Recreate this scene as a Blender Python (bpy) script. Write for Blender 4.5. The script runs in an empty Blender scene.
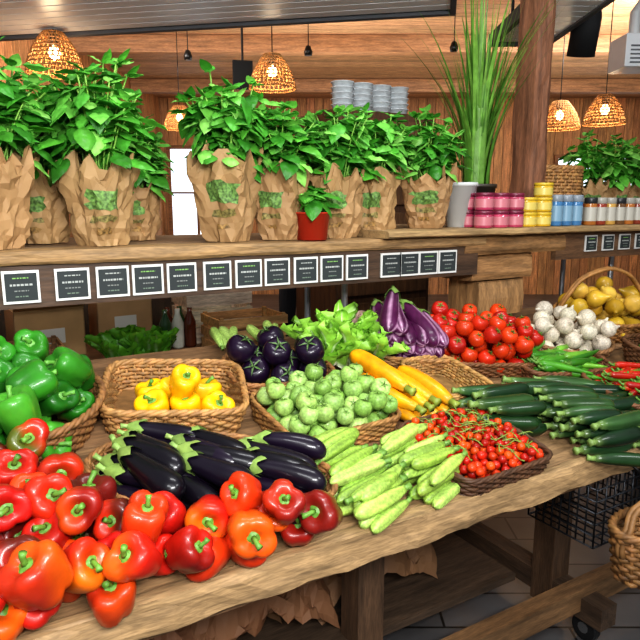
import bpy, math, random
import numpy as np
from mathutils import Matrix, Vector, Euler, noise as mn
random.seed(7)
R=random.Random(11)
scene=bpy.context.scene
try:
    scene.view_settings.view_transform='Standard'
    scene.view_settings.look='None'
except Exception: pass
for lk in ('Medium High Contrast','Standard - Medium High Contrast'):
    try:
        scene.view_settings.look=lk;break
    except Exception as ex: print('look',lk,ex)
pi=math.pi
def U(a,b): return R.uniform(a,b)
def lin(c):
    return tuple((x/12.92 if x<=0.04045 else ((x+0.055)/1.055)**2.4) for x in c)
def hx(h):
    return lin(tuple(int(h[i:i+2],16)/255 for i in (0,2,4)))
def vary(c,a=.12,hue=.04):
    k=1+U(-a,a)
    return tuple(max(0,min(1,x*k*(1+U(-hue,hue)))) for x in c)
# ---------------------------------------------------------------- materials
MATS={}
def amat(name,rough=.4,coat=0,ns=12,na=.2,bump=0,bs=60,st=(1,1,1),transl=0,metal=0,spec=.5,detail=4,ns2=0,na2=0,crough=.08):
    m=bpy.data.materials.new(name);m.use_nodes=True;nt=m.node_tree;N=nt.nodes;L=nt.links
    b=N['Principled BSDF'];out=N['Material Output']
    at=N.new('ShaderNodeAttribute');at.attribute_name='Col'
    tc=N.new('ShaderNodeTexCoord');mp=N.new('ShaderNodeMapping');mp.inputs['Scale'].default_value=st
    L.new(tc.outputs['Object'],mp.inputs['Vector'])
    nz=N.new('ShaderNodeTexNoise');nz.inputs['Scale'].default_value=ns;nz.inputs['Detail'].default_value=detail
    L.new(mp.outputs[0],nz.inputs['Vector'])
    mr=N.new('ShaderNodeMapRange');mr.inputs[1].default_value=.3;mr.inputs[2].default_value=.7
    mr.inputs[3].default_value=1-na;mr.inputs[4].default_value=1+na
    L.new(nz.outputs['Fac'],mr.inputs[0])
    val=mr.outputs[0]
    if ns2:
        n2=N.new('ShaderNodeTexNoise');n2.inputs['Scale'].default_value=ns2;n2.inputs['Detail'].default_value=2
        L.new(mp.outputs[0],n2.inputs['Vector'])
        m2=N.new('ShaderNodeMapRange');m2.inputs[1].default_value=.35;m2.inputs[2].default_value=.65
        m2.inputs[3].default_value=1-na2;m2.inputs[4].default_value=1+na2
        L.new(n2.outputs['Fac'],m2.inputs[0])
        mm=N.new('ShaderNodeMath');mm.operation='MULTIPLY';L.new(val,mm.inputs[0]);L.new(m2.outputs[0],mm.inputs[1]);val=mm.outputs[0]
    vm=N.new('ShaderNodeVectorMath');vm.operation='SCALE'
    L.new(at.outputs['Color'],vm.inputs[0]);L.new(val,vm.inputs['Scale'])
    L.new(vm.outputs[0],b.inputs['Base Color'])
    b.inputs['Roughness'].default_value=rough;b.inputs['Coat Weight'].default_value=coat;b.inputs['Coat Roughness'].default_value=crough
    b.inputs['Metallic'].default_value=metal;b.inputs['Specular IOR Level'].default_value=spec
    if bump:
        nb=N.new('ShaderNodeTexNoise');nb.inputs['Scale'].default_value=bs;nb.inputs['Detail'].default_value=3
        L.new(mp.outputs[0],nb.inputs['Vector'])
        bn=N.new('ShaderNodeBump');bn.inputs['Strength'].default_value=bump;bn.inputs['Distance'].default_value=.004
        L.new(nb.outputs['Fac'],bn.inputs['Height']);L.new(bn.outputs[0],b.inputs['Normal'])
    if transl:
        tr=N.new('ShaderNodeBsdfTranslucent');L.new(vm.outputs[0],tr.inputs['Color'])
        mx=N.new('ShaderNodeMixShader');mx.inputs[0].default_value=transl
        L.new(b.outputs[0],mx.inputs[1]);L.new(tr.outputs[0],mx.inputs[2]);L.new(mx.outputs[0],out.inputs['Surface'])
    MATS[name]=m;return m
amat('skin_gloss',rough=.38,coat=.2,ns=18,na=.3,spec=.32,crough=.07,bump=.2,bs=35)
amat('skin_soft',rough=.48,coat=.05,ns=25,na=.18,ns2=160,na2=.22)
amat('skin_dark',rough=.36,coat=.35,ns=14,na=.25,spec=.25,crough=.09,bump=.1,bs=30)
amat('stem',rough=.5,ns=60,na=.2)
amat('leaf',rough=.42,ns=30,na=.25,transl=.28,bump=.4,bs=90)
amat('kraft',rough=.7,ns=10,na=.1,bump=.1,bs=30)
amat('print',rough=.7,ns=110,na=.6,detail=1)
amat('wicker',rough=.6,ns=40,na=.35)
amat('wood_x',rough=.65,ns=5,na=.38,st=(1,9,9),bump=.35,bs=12,ns2=30,na2=.2)
amat('wood_y',rough=.65,ns=5,na=.38,st=(9,1,9),bump=.35,bs=12,ns2=30,na2=.2)
amat('wood_z',rough=.65,ns=5,na=.38,st=(9,9,1),bump=.35,bs=12,ns2=30,na2=.2)
amat('plastic',rough=.35,ns=10,na=.03)
amat('matte',rough=.8,ns=10,na=.08)
amat('metal',rough=.35,metal=.8,ns=10,na=.05)
amat('gloss_jar',rough=.12,coat=.4,ns=30,na=.12)
def emis(name,c,s):
    m=bpy.data.materials.new(name);m.use_nodes=True;b=m.node_tree.nodes['Principled BSDF']
    b.inputs['Base Color'].default_value=(*c,1);b.inputs['Emission Color'].default_value=(*c,1);b.inputs['Emission Strength'].default_value=s
    MATS[name]=m
emis('bulb',(1,.62,.28),14);emis('spot',(.9,.95,1),25);emis('daylight',(.75,.88,1),1.5)
def flat(name,c,r=.6):
    m=bpy.data.materials.new(name);m.use_nodes=True;b=m.node_tree.nodes['Principled BSDF'];b.inputs['Base Color'].default_value=(*c,1);b.inputs['Roughness'].default_value=r;MATS[name]=m
flat('dark_cloth',hx('1c1d22'),.9);flat('human_skin',hx('b98468'),.5)
# ---------------------------------------------------------------- mesh builder
class MB:
    def __init__(s): s.V=[];s.F=[];s.M=[];s.C=[];s.n=0;s.mats=[];s.SM=[]
    def add(s,v,f,mat,col,X=None,sm=True):
        v=np.asarray(v,float)
        if X is not None:
            A=np.array(X);v=v@A[:3,:3].T+A[:3,3]
        if mat not in s.mats:s.mats.append(mat)
        mi=s.mats.index(mat);k=s.n
        s.V.append(v);s.F.extend([tuple(i+k for i in q) for q in f]);s.M.extend([mi]*len(f));s.SM.extend([sm]*len(f))
        c=np.asarray(col,float)
        if c.ndim==1:c=np.tile(c[:3],(len(v),1))
        s.C.append(c);s.n+=len(v)
    def obj(s,name,X=None,smooth=True,bevel=0):
        me=bpy.data.meshes.new(name);V=np.concatenate(s.V);C=np.concatenate(s.C)
        me.from_pydata(V.tolist(),[],s.F)
        for m in s.mats:me.materials.append(MATS[m])
        me.polygons.foreach_set('material_index',s.M)
        me.polygons.foreach_set('use_smooth',[bool(smooth and q) for q in s.SM])
        a=me.color_attributes.new('Col','FLOAT_COLOR','POINT')
        a.data.foreach_set('color',np.concatenate([C,np.ones((len(C),1))],1).ravel())
        me.update()
        o=bpy.data.objects.new(name,me);scene.collection.objects.link(o)
        if X is not None:o.matrix_world=X
        if bevel:
            b=o.modifiers.new('b','BEVEL');b.width=bevel;b.segments=2;b.limit_method='ANGLE'
        return o
def T(x,y,z):return Matrix.Translation((x,y,z))
def RX(a):return Matrix.Rotation(a,4,'X')
def RY(a):return Matrix.Rotation(a,4,'Y')
def RZ(a):return Matrix.Rotation(a,4,'Z')
def S(x,y=None,z=None):
    if y is None:y=z=x
    return Matrix.Diagonal((x,y,z,1))
def AL(d,spin=0):
    return Vector(d).to_track_quat('Z','Y').to_matrix().to_4x4()@RZ(spin)
def gf(k,n,cn=True,ck=False):
    f=[]
    for i in range(k if ck else k-1):
        i2=(i+1)%k
        for j in range(n if cn else n-1):
            j2=(j+1)%n;f.append((i*n+j,i*n+j2,i2*n+j2,i2*n+j))
    return f
def lathe(prof,n=20,fn=None):
    v=[]
    for i,(r,z) in enumerate(prof):
        for j in range(n):
            t=2*pi*j/n
            rr,zz=(r,z) if fn is None else fn(r,z,t,i/(len(prof)-1))
            v.append((rr*math.cos(t),rr*math.sin(t),zz))
    return np.array(v),gf(len(prof),n)
def smoothprof(P,m):
    P=np.array(P,float);d=np.r_[0,np.cumsum(np.hypot(*np.diff(P,axis=0).T))];d/=d[-1]
    out=[];n=len(P)
    for s in np.linspace(0,1,m):
        i=min(n-2,max(0,int(np.searchsorted(d,s,side='right')-1)));u=(s-d[i])/(d[i+1]-d[i])
        p0=P[max(i-1,0)];p1=P[i];p2=P[i+1];p3=P[min(i+2,n-1)]
        q=.5*((2*p1)+(-p0+p2)*u+(2*p0-5*p1+4*p2-p3)*u*u+(-p0+3*p1-3*p2+p3)*u**3)
        out.append((max(q[0],.0005),q[1]))
    return out
def tube(P,Rr,n=6,closed=False,cap=True):
    P=np.asarray(P,float);k=len(P);Rr=np.ones(k)*Rr if np.isscalar(Rr) else np.asarray(Rr)
    Tn=(np.roll(P,-1,0)-np.roll(P,1,0)) if closed else np.gradient(P,axis=0)
    Tn/=np.linalg.norm(Tn,axis=1)[:,None]+1e-12
    up=np.array([0,0,1.]) if abs(Tn[0][2])<.9 else np.array([1.,0,0])
    v=[];a=np.arange(n)*2*pi/n;ca=np.cos(a)[:,None];sa=np.sin(a)[:,None]
    for i in range(k):
        s=np.cross(up,Tn[i]);s/=np.linalg.norm(s)+1e-12;u2=np.cross(Tn[i],s);up=u2
        v.append(P[i]+Rr[i]*(ca*s+sa*u2))
    f=gf(k,n,True,closed);v=np.concatenate(v)
    if cap and not closed:
        f.append(tuple(range(n))[::-1]);f.append(tuple(range((k-1)*n,k*n)))
    return v,f
def box(x0,x1,y0,y1,z0,z1):
    v=[(x,y,z) for z in(z0,z1) for y in(y0,y1) for x in(x0,x1)]
    return np.array(v,float),[(0,2,3,1),(4,5,7,6),(0,1,5,4),(2,6,7,3),(0,4,6,2),(1,3,7,5)]
def rough_beam(x0,x1,y0,y1,z0,z1,seg=.03,amp=.006,seed=0,fs=6):
    n=4;ring=[]
    for i in range(n):ring.append((y0+(y1-y0)*i/n,z0))
    for i in range(n):ring.append((y1,z0+(z1-z0)*i/n))
    for i in range(n):ring.append((y1-(y1-y0)*i/n,z1))
    for i in range(n):ring.append((y0,z1-(z1-z0)*i/n))
    cy=(y0+y1)/2;cz=(z0+z1)/2;k=max(2,int((x1-x0)/seg));v=[]
    for i in range(k+1):
        x=x0+(x1-x0)*i/k
        for (y,z) in ring:
            cn=1 if not((y in(y0,y1)) and (z in(z0,z1))) else .93
            d=mn.noise(Vector((x*fs+seed,y*22,z*22)))*amp+mn.noise(Vector((x*fs*4+seed,y*40,z*40)))*amp*.4
            yy=cy+(y-cy)*cn+(d if y==y1 else -d if y==y0 else 0);zz=cz+(z-cz)*cn+(d if z==z1 else -d if z==z0 else 0)*.5
            v.append((x,yy,zz))
    m=len(ring);f=gf(k+1,m);f.append(tuple(range(m)));f.append(tuple(range(k*m,(k+1)*m))[::-1])
    return np.array(v),f
# ---------------------------------------------------------------- produce templates
def bell_t(seed):
    r=random.Random(seed);n=r.choice([3,4,4]);tw=r.uniform(0,6);dep=r.uniform(.16,.28);el=r.uniform(.85,1.15)
    P=smoothprof([(0,-.40),(.14,-.45),(.28,-.45),(.39,-.36),(.46,-.1),(.5,.18),(.48,.36),(.38,.45),(.23,.42),(.12,.33),(0,.29)],19)
    def fn(rr,z,t,u):
        c=abs(math.cos((t-tw)*n/2));k=1-dep*(1-c)**1.6*(.6+.9*abs(2*u-1))
        k*=1+.08*math.sin(t*2+tw)+.05*math.sin(t+tw*2)*(1-u)
        zz=z+(.05*c if u>.55 else -.05*c if u<.35 else 0)
        return rr*k,(zz if zz>0 else zz*el)
    body=lathe(P,28,fn)
    def fc(rr,z,t,u):return rr*(1+.35*math.cos(5*t)*(1-u)),z
    cal=lathe([(.20,.335),(.16,.37),(.10,.39),(.06,.41)],20,fc)
    b=r.uniform(-.12,.12);st=tube([(0,0,.38),(b*.3,.02,.47),(b,.05,.56),(b*1.6,.1,.62)],[.065,.05,.055,.07],8)
    return body,cal,st
BELLS=[bell_t(i) for i in range(12)]
def add_bell(mb,X,col,i=None,scol=None,col2=None):
    b,c,s=BELLS[R.randrange(12) if i is None else i];scol=scol or vary(hx('5d8c33'),.2)
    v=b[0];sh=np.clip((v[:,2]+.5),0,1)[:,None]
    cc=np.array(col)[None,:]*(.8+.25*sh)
    if col2 is not None:
        a=U(0,6);w=np.clip(.5+v[:,0]*math.cos(a)*1.6+v[:,1]*math.sin(a)*1.6+v[:,2]*.6,0,1)[:,None]**2
        cc=cc*(1-w)+np.array(col2)[None,:]*w
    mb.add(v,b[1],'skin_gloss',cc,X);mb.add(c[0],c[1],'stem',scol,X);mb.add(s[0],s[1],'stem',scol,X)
def bend(v,k):
    v=v.copy();v[:,0]+=k*(v[:,2]-.5)**2;return v
def long_t(prof,n,m,lob=0,nl=5):
    P=smoothprof(prof,m)
    return lathe(P,n,(lambda r,z,t,u:(r*(1+lob*math.cos(nl*t)),z)) if lob else None)
EGG=long_t([(0,.0),(.07,.0),(.1,.06),(.13,.2),(.165,.45),(.185,.7),(.165,.88),(.09,.98),(0,1.0)],20,18)
EGGC=lathe([(.045,-.06),(.075,-.02),(.112,.03),(.128,.08),(.148,.13),(.16,.17)],25,lambda r,z,t,u:(r+.004*math.cos(5*t),(z if z<.04 else .04+(z-.04)*(.55+1.0*max(0,math.cos(2.5*t)**2-.25)))))
EGGS=tube([(0,0,-.03),(.02,0,-.1),(.05,.01,-.16)],[.045,.035,.045],7)
def add_egg(mb,p,d,L,col,k=None,fat=1):
    k=U(-.3,.3) if k is None else k
    X=T(*p)@AL(d,U(0,6))@S(L*fat,L*fat,L)
    mb.add(bend(EGG[0],k)-np.array([k*.25,0,0]),EGG[1],'skin_dark',col,X)
    g=vary(hx('84a050'),.15)
    mb.add(bend(EGGC[0],k)-np.array([k*.25,0,0]),EGGC[1],'stem',g,X);mb.add(EGGS[0],EGGS[1],'stem',vary(hx('8aa85a'),.1),X)
ZUC=long_t([(0,0),(.05,.0),(.058,.05),(.075,.14),(.098,.3),(.108,.6),(.1,.85),(.06,.97),(0,1.0)],20,14,.03,5)
ZUS=tube([(0,0,.02),(0,0,-.05),(.01,0,-.1)],[.045,.04,.055],6)
def add_zuc(mb,p,d,L,col,scol,k=None,fat=1,mat='skin_soft',stripe=.12):
    k=U(-.16,.16) if k is None else k
    fat*=U(.9,1.1)
    X=T(*p)@AL(d,U(0,6))@S(L*fat,L*fat,L)
    v=bend(ZUC[0],k)-np.array([k*.25,0,0]);c=np.tile(np.array(col),(len(v),1))
    c*= (1+stripe*np.cos(5*np.arctan2(ZUC[0][:,1],ZUC[0][:,0])))[:,None]
    w=np.clip((.13-v[:,2])/.13,0,1)[:,None]*.5;c=c*(1-w)+np.array(scol)*w
    mb.add(v,ZUC[1],mat,c,X);mb.add(ZUS[0],ZUS[1],'stem',scol,X)
def tom_t(nl,dep,flat):
    P=smoothprof([(0,-.5*flat),(.25,-.48*flat),(.46,-.2*flat),(.5,.05*flat),(.42,.35*flat),(.2,.46*flat),(.05,.4*flat),(0,.37*flat)],13)
    return lathe(P,20,lambda r,z,t,u:(r*(1-dep*(1-abs(math.cos(nl*t/2)))*(.4+u)),z))
TOMR=tom_t(5,.05,.86);TOMG=tom_t(6,.12,.84)
def star(r,nz=.4,up=.06,n=5,w=.3):
    v=[(0,0,nz)];f=[]
    for i in range(n):
        a=2*pi*i/n
        for da,rr,zz in((-w,r*.35,up*.6),(0,r,up*.2),(w,r*.35,up*.6)):
            v.append((rr*math.cos(a+da),rr*math.sin(a+da),nz+zz))
        b=1+3*i;f.append((0,b,b+1));f.append((0,b+1,b+2))
    return np.array(v),f
STAR=star(.3,.37,.08);STS=tube([(0,0,.36),(.02,0,.45),(.04,.02,.52)],[.03,.025,.03],6)
def add_tom(mb,X,col,g=False,stem=None):
    t=TOMG if g else TOMR
    mb.add(t[0],t[1],'skin_gloss' if not g else 'skin_soft',col,X)
    st=stem or vary(hx('4c7a2a'),.2)
    mb.add(STAR[0],STAR[1],'stem',st,X);mb.add(STS[0],STS[1],'stem',st,X)
def pile(n,r,inside,bnd,tries=50,zmax=9):
    pts=[]
    for i in range(n):
        best=None
        for _ in range(tries):
            x=U(bnd[0],bnd[1]);y=U(bnd[2],bnd[3])
            if not inside(x,y):continue
            z=r*.95
            for (a,b,c) in pts:
                d2=(x-a)**2+(y-b)**2
                if d2<3.7*r*r:
                    z=max(z,c+math.sqrt(max(0,3.7*r*r-d2)))
            if best is None or z<best[0]:best=(z,x,y,z)
        if best and best[3]<zmax:pts.append(best[1:])
    return pts
def ell(a,b,cx=0,cy=0,k=2):return lambda x,y:abs((x-cx)/a)**k+abs((y-cy)/b)**k<1
# ---------------------------------------------------------------- basket
def supere(a,b,e,th):
    c,s=math.cos(th),math.sin(th)
    return a*math.copysign(abs(c)**(2/e),c),b*math.copysign(abs(s)**(2/e),s)
def basket(name,a,b,h,X,e=2,flare=.12,rows=8,col=hx('a97b45'),handle=False,sr=None,stk=None):
    mb=MB();per=2*pi*math.sqrt((a*a+b*b)/2)*(1.0 if e==2 else 1.2);stk=stk or max(24,int(per/.024)//2*2)
    m=stk*2
    big=[supere(a,b,e,2*pi*i/720) for i in range(721)];big=np.array(big)
    d=np.r_[0,np.cumsum(np.hypot(*np.diff(big,axis=0).T))];s=np.linspace(0,d[-1],m,endpoint=False)
    px=np.interp(s,d,big[:,0]);py=np.interp(s,d,big[:,1])
    tx=np.roll(px,-1)-np.roll(px,1);ty=np.roll(py,-1)-np.roll(py,1);l=np.hypot(tx,ty);nx=ty/l;ny=-tx/l
    sr=sr or h/rows*.5;amp=sr*.9
    for k in range(rows):
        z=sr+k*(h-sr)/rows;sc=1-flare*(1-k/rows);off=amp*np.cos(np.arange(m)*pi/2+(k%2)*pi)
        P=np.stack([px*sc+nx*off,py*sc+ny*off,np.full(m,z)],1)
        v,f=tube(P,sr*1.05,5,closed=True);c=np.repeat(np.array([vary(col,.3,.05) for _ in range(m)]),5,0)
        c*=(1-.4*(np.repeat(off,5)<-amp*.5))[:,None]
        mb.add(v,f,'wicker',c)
    for j in range(0,m,2):
        v,f=tube([(px[j]*(1-flare),py[j]*(1-flare),0),(px[j],py[j],h)],sr*.7,4);mb.add(v,f,'wicker',vary(col,.2))
    for q,(rr,ph) in enumerate(((sr*1.05,0),(sr*1.05,2.1),(sr*1.05,4.2))):
        A=np.arange(m)*2*pi*round(stk/3.2)/m+ph
        P=np.stack([px+nx*np.cos(A)*sr*.8,py+ny*np.cos(A)*sr*.8,h+np.sin(A)*sr*.8],1)
        v,f=tube(P,rr,6,closed=True);mb.add(v,f,'wicker',np.repeat(np.array([vary(col,.28) for _ in range(m)]),6,0))
    v=[(0,0,.004)]+[(px[j]*(1-flare),py[j]*(1-flare),.004) for j in range(m)]
    mb.add(v,[(0,1+j,1+(j+1)%m) for j in range(m)],'wicker',tuple(x*.6 for x in col))
    if handle:
        for o in(-.006,.006):
            P=[(a*math.cos(t),o+.004*math.sin(t*9),h*.6+(a*1.15)*math.sin(t)) for t in np.linspace(0,pi,24)]
            v,f=tube(P,.008,6);mb.add(v,f,'wicker',vary(col,.1))
    return mb.obj(name,X)
# ---------------------------------------------------------------- table
AL_=math.atan(.2);TM=T(0,.98,.83)@RX(AL_)
def TP(x,y,rz=0,h=0):return TM@T(x,(y-.98)*1.02,h)@RZ(math.radians(rz))
mb=MB()
v0=.02
while v0<1.0:
    w=.125
    v,f=box(-1.2,4.6,v0,v0+w-.006,-.03,-.002)
    v[:,1:]=v[:,1:]@np.array([[math.cos(AL_),math.sin(AL_)],[-math.sin(AL_),math.cos(AL_)]]);v+=np.array([0,.98,.83])
    mb.add(v,f,'wood_x',vary(hx('87694a'),.2));v0+=w
v,f=rough_beam(-1.2,4.6,.965,1.0,.765,.838,.03,.010,fs=9);mb.add(v,f,'wood_x',hx('9a7d58'))
v,f=rough_beam(-1.2,4.6,.998,1.03,.74,.81,.05,.004,3);mb.add(v,f,'wood_x',hx('6a4e34'))
for x in(-.6,.95,1.79,3.2,4.4):
    v,f=box(x-.045,x+.045,1.32,1.41,.06,.86);mb.add(v,f,'wood_z',hx('5a4330'))
    v,f=box(x-.045,x+.045,1.86,1.95,.06,.97);mb.add(v,f,'wood_z',hx('54402e'))
    v,f=box(x-.04,x+.04,1.12,2.0,.09,.17);mb.add(v,f,'wood_y',hx('4d3b2c'))
    for yy in(1.2,1.9):
        v,f=lathe([(.001,-.018),(.045,-.018),(.05,-.01),(.05,.01),(.045,.018),(.001,.018)],18);mb.add(v,f,'plastic',hx('202020'),T(x,yy,.05)@RY(pi/2))
        v,f=lathe([(.001,-.02),(.02,-.02),(.02,.02),(.001,.02)],10);mb.add(v,f,'metal',hx('909090'),T(x,yy,.05)@RY(pi/2))
v,f=box(-1.2,4.6,1.2,1.26,.12,.2);mb.add(v,f,'wood_x',hx('7b5c3d'))
v,f=box(-1.2,4.6,1.3,1.36,.68,.78);mb.add(v,f,'wood_x',hx('4d3a2a'))
v,f=box(-1.2,1.6,1.36,1.95,.2,.225);mb.add(v,f,'wood_x',hx('4a3a2c'))
mb.obj('market_display_table',smooth=False)
# ---------------------------------------------------------------- produce piles
def dirr(a,zz=0):a=math.radians(a);return Vector((math.cos(a),math.sin(a),zz))
mb=MB()
poly=[(-.42,-.015),(.57,-.015),(.55,.03),(.40,.07),(.27,.12),(.18,.20),(.16,.35),(.05,.40),(-.42,.42)]
def inpoly(x,y,P=poly):
    c=False;n=len(P)
    for i in range(n):
        x1,y1=P[i];x2,y2=P[(i+1)%n]
        if (y1>y)!=(y2>y) and x<(x2-x1)*(y-y1)/(y2-y1)+x1:c=not c
    return c
reds=['b81c0f','c42a10','a81810','cc440f','b01e10','c4340f','d4560f','b41e10','b8260f','a81c10','6a1812','7c1a12']
pts=pile(150,.036,inpoly,(-.42,.6,-.01,.44),60,.125)
for (x,y,z) in pts:
    d=Vector((U(-.8,.6),U(-1.2,.1),U(.25,1.0)));s=U(.076,.094)
    c2=vary(hx(R.choice(['d8680f','d8580f','8a1a10','b8200f','5a1c10','a82a10','4f5a18'])),.1) if R.random()<.6 else None
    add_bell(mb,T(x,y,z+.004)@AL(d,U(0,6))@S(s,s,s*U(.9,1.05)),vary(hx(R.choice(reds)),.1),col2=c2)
mb.obj('red_bell_pepper_pile',TM)
X=TP(.02,1.61)
basket('wicker_basket',.27,.235,.10,X,col=hx('8a6038'),rows=9)
mb=MB()
for (x,y,z) in pile(44,.042,ell(.23,.2),(-.25,.25,-.22,.22),40,.15):
    d=Vector((U(-.6,.8),U(-1.1,.3),U(.2,1)));s=U(.085,.098)
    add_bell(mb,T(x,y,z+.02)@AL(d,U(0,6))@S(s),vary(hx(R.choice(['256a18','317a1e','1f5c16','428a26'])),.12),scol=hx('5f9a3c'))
mb.obj('green_bell_pepper_pile',X)
X=TP(.435,1.205,-31)
basket('wicker_basket',.265,.15,.065,X,col=hx('8c6238'),rows=7,flare=.15)
mb=MB();EG=[hx('140d1a'),hx('190f20'),hx('0e0a12')]
for l in range(3):
    for cx_ in(-.225,-.10,.035):
        for i in range(6-l):
            yy=-.085+i*.034+l*.02
            lim=.13*math.sqrt(max(0,1-((cx_+.08)/.27)**2))
            if abs(yy)>lim+.015:continue
            add_egg(mb,(cx_+U(-.02,.02)+.015*l,yy+.015,.042+l*.034),dirr(-20+U(-22,16),-.03),U(.15,.19),R.choice(EG),fat=U(.8,.95))
mb.obj('eggplant_pile',X)
X=TP(.475,1.58,-18)
basket('wicker_basket',.18,.15,.08,X,e=6,col=hx('a57a48'),rows=7,flare=.1)
mb=MB()
for (x,y,z) in [(.03,-.09,.06),(-.05,-.09,.06),(.08,-.02,.06),(.0,-.01,.065),(.02,-.06,.115),(-.06,-.02,.055),(.10,-.09,.055)]:
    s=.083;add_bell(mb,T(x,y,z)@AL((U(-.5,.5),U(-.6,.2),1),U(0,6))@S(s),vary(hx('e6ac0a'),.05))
mb.obj('yellow_bell_pepper_pile',X)
X=TP(.82,1.65,-8)
basket('wicker_basket',.16,.12,.055,X,e=4,col=hx('8e6238'),rows=6)
mb=MB()
for (x,y,z) in pile(12,.043,ell(.13,.09),(-.14,.14,-.09,.09),30,.12):
    Xi=T(x,y,z+.01)@AL((U(-.6,.6),U(-.9,.2),1),U(0,6))@S(.088)
    mb.add(TOMR[0],TOMR[1],'skin_dark',hx('1c0d24'),Xi);mb.add(STAR[0]*[1.2,1.2,1.06],STAR[1],'stem',hx('4c6a34'),Xi);mb.add(STS[0],STS[1],'stem',hx('5a7a3c'),Xi)
mb.obj('round_eggplant_pile',X)
X=TP(.825,1.385,3)
basket('wicker_basket',.17,.135,.06,X,e=8,col=hx('9a7040'),rows=7,flare=.06)
mb=MB()
for (x,y,z) in pile(78,.0265,ell(.145,.115,0,0,8),(-.145,.145,-.115,.115),50,.10):
    add_tom(mb,T(x,y,z+.02)@AL((U(-.6,.6),U(-.8,.4),1),U(0,6))@S(U(.046,.063)),vary(hx(R.choice(['86ac52','93b65e','7ba24a','9cbc66'])),.12),True,vary(hx('6a8a3c'),.2))
mb.obj('green_tomato_pile',X)
mb=MB()
for l in range(3):
    n=10-l
    for i in range(n):
        for cx_ in(-.18,-.0):
            yy=-.14+l*.014+i*.029+(0.01 if cx_>-.1 else 0)
            if cx_>-.1 and i>=n-2:continue
            col=vary(hx(R.choice(['9dbb56','90ae48','a8c460','86a642'])),.1)
            a=14+U(-9,12);x=cx_+U(-.015,.015)+l*.008
            if R.random()<.75: add_zuc(mb,(x+.16,yy+.03,.018+l*.026),dirr(180+a,U(-.03,.03)),U(.14,.168),col,hx('6d9440'),fat=1.0,stripe=.22)
            else: add_zuc(mb,(x,yy,.018+l*.026),dirr(a,U(-.03,.03)),U(.14,.168),col,hx('6d9440'),fat=1.0,stripe=.22)
mb.obj('pale_zucchini_pile',TP(.825,1.115,0))
X=TP(1.105,1.11,2)
basket('wicker_basket',.155,.14,.05,X,e=8,col=hx('553823'),rows=6,flare=.05)
mb=MB()
sp=lathe(smoothprof([(0,-.5),(.35,-.36),(.5,0),(.35,.36),(0,.46)],8),10)
for (x,y,z) in pile(290,.0115,ell(.14,.125,0,0,8),(-.14,.14,-.125,.125),22,.062):
    mb.add(sp[0],sp[1],'skin_gloss',vary(hx(R.choice(['b8240f','c4380f','a81c10','cc4c0f'])),.1),T(x,y,z+.014)@S(.0225))
for i in range(40):
    x,y=U(-.12,.12),U(-.11,.11);a=U(0,6);P=[(x+.035*t*math.cos(a+t*.4),y+.035*t*math.sin(a+t*.4),.07+.008*math.sin(t*3)) for t in np.linspace(-1,1,6)]
    v,f=tube(P,.0018,4);mb.add(v,f,'stem',hx('7c8f3a'))
    mb.add(STAR[0]-[0,0,.37],STAR[1],'stem',hx('55803a'),T(P[3][0],P[3][1],.073)@S(.045))
mb.obj('cherry_tomato_pile',X)
mb=MB()
DG=['1e3a1c','284626','18301a','304e26']
for l in range(3):
    for i in range(10-l):
        for cx_ in(-.22,-.02,.17):
            if l==2 and cx_>.1:continue
            yy=-.21+l*.02+i*.042
            if cx_<-.1 and yy<-.02:continue
            add_zuc(mb,(cx_+U(-.03,.03),yy,.022+l*.034),dirr(-18+U(-24,16),U(-.02,.03)),U(.16,.2),vary(hx(R.choice(DG)),.18),hx('7e9a52'),fat=1.12,mat='skin_dark',stripe=.2)
mb.obj('zucchini_pile',TP(1.44,1.165,0))
def chili(mb,p,d,L,r,col):
    d=Vector(d).normalized();s=Vector((-d.y,d.x,0))*U(-.25,.25)*L
    P=[];rr=[]
    for t in np.linspace(0,1,9):
        q=Vector(p)+d*L*t+s*(t*t);P.append(tuple(q));rr.append(r*(1-.75*t**2) if t>0 else r*.6)
    v,f=tube(P,rr,8);mb.add(v,f,'skin_gloss',col)
    q=Vector(p);e=q-d*L*.16+Vector((0,0,.01));v,f=tube([tuple(q+d*.004),tuple(q-d*L*.06),tuple(e)],[r*.75,r*.28,r*.25],6);mb.add(v,f,'stem',hx('5f8a34'))
X=TP(1.89,1.15,-8)
basket('wicker_basket',.17,.13,.06,X,e=5,col=hx('70482c'),rows=6)
mb=MB()
for i in range(95):
    x,y=U(-.14,.04),U(-.1,.1);chili(mb,(x,y,.035+U(0,.065)),dirr(U(-50,30),U(-.1,.1)),U(.11,.14),.012,vary(hx(R.choice(['b0220f','98180f','c0300f','5f8a2c'])),.1))
mb.obj('red_chili_pepper_pile',X)
X=TP(1.80,1.39,-12)
basket('wicker_basket',.18,.09,.05,X,e=5,col=hx('70482c'),rows=5)
mb=MB()
for i in range(60):
    x,y=U(-.15,.02),U(-.07,.07);chili(mb,(x,y,.03+U(0,.05)),dirr(U(-30,25),U(-.1,.1)),U(.13,.18),.015,vary(hx(R.choice(['4a8c24','38781c','6aa032'])),.12))
mb.obj('green_chili_pepper_pile',X)
X=TP(1.59,1.58,-18)
basket('wicker_basket',.2,.155,.055,X,e=5,col=hx('7c5230'),rows=6)
mb=MB()
for (x,y,z) in pile(100,.029,ell(.175,.135,0,0,4),(-.18,.18,-.14,.14),40,.145):
    add_tom(mb,T(x,y,z+.01)@AL((U(-.6,.6),U(-.8,.4),1),U(0,6))@S(U(.054,.066)),vary(hx(R.choice(['b8200f','c42c10','a81a0f','c83a10'])),.1))
mb.obj('tomato_pile',X)
X=TP(1.335,1.67,-25)
basket('wicker_basket',.135,.14,.06,X,e=5,col=hx('9c7242'),rows=7)
mb=MB()
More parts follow.
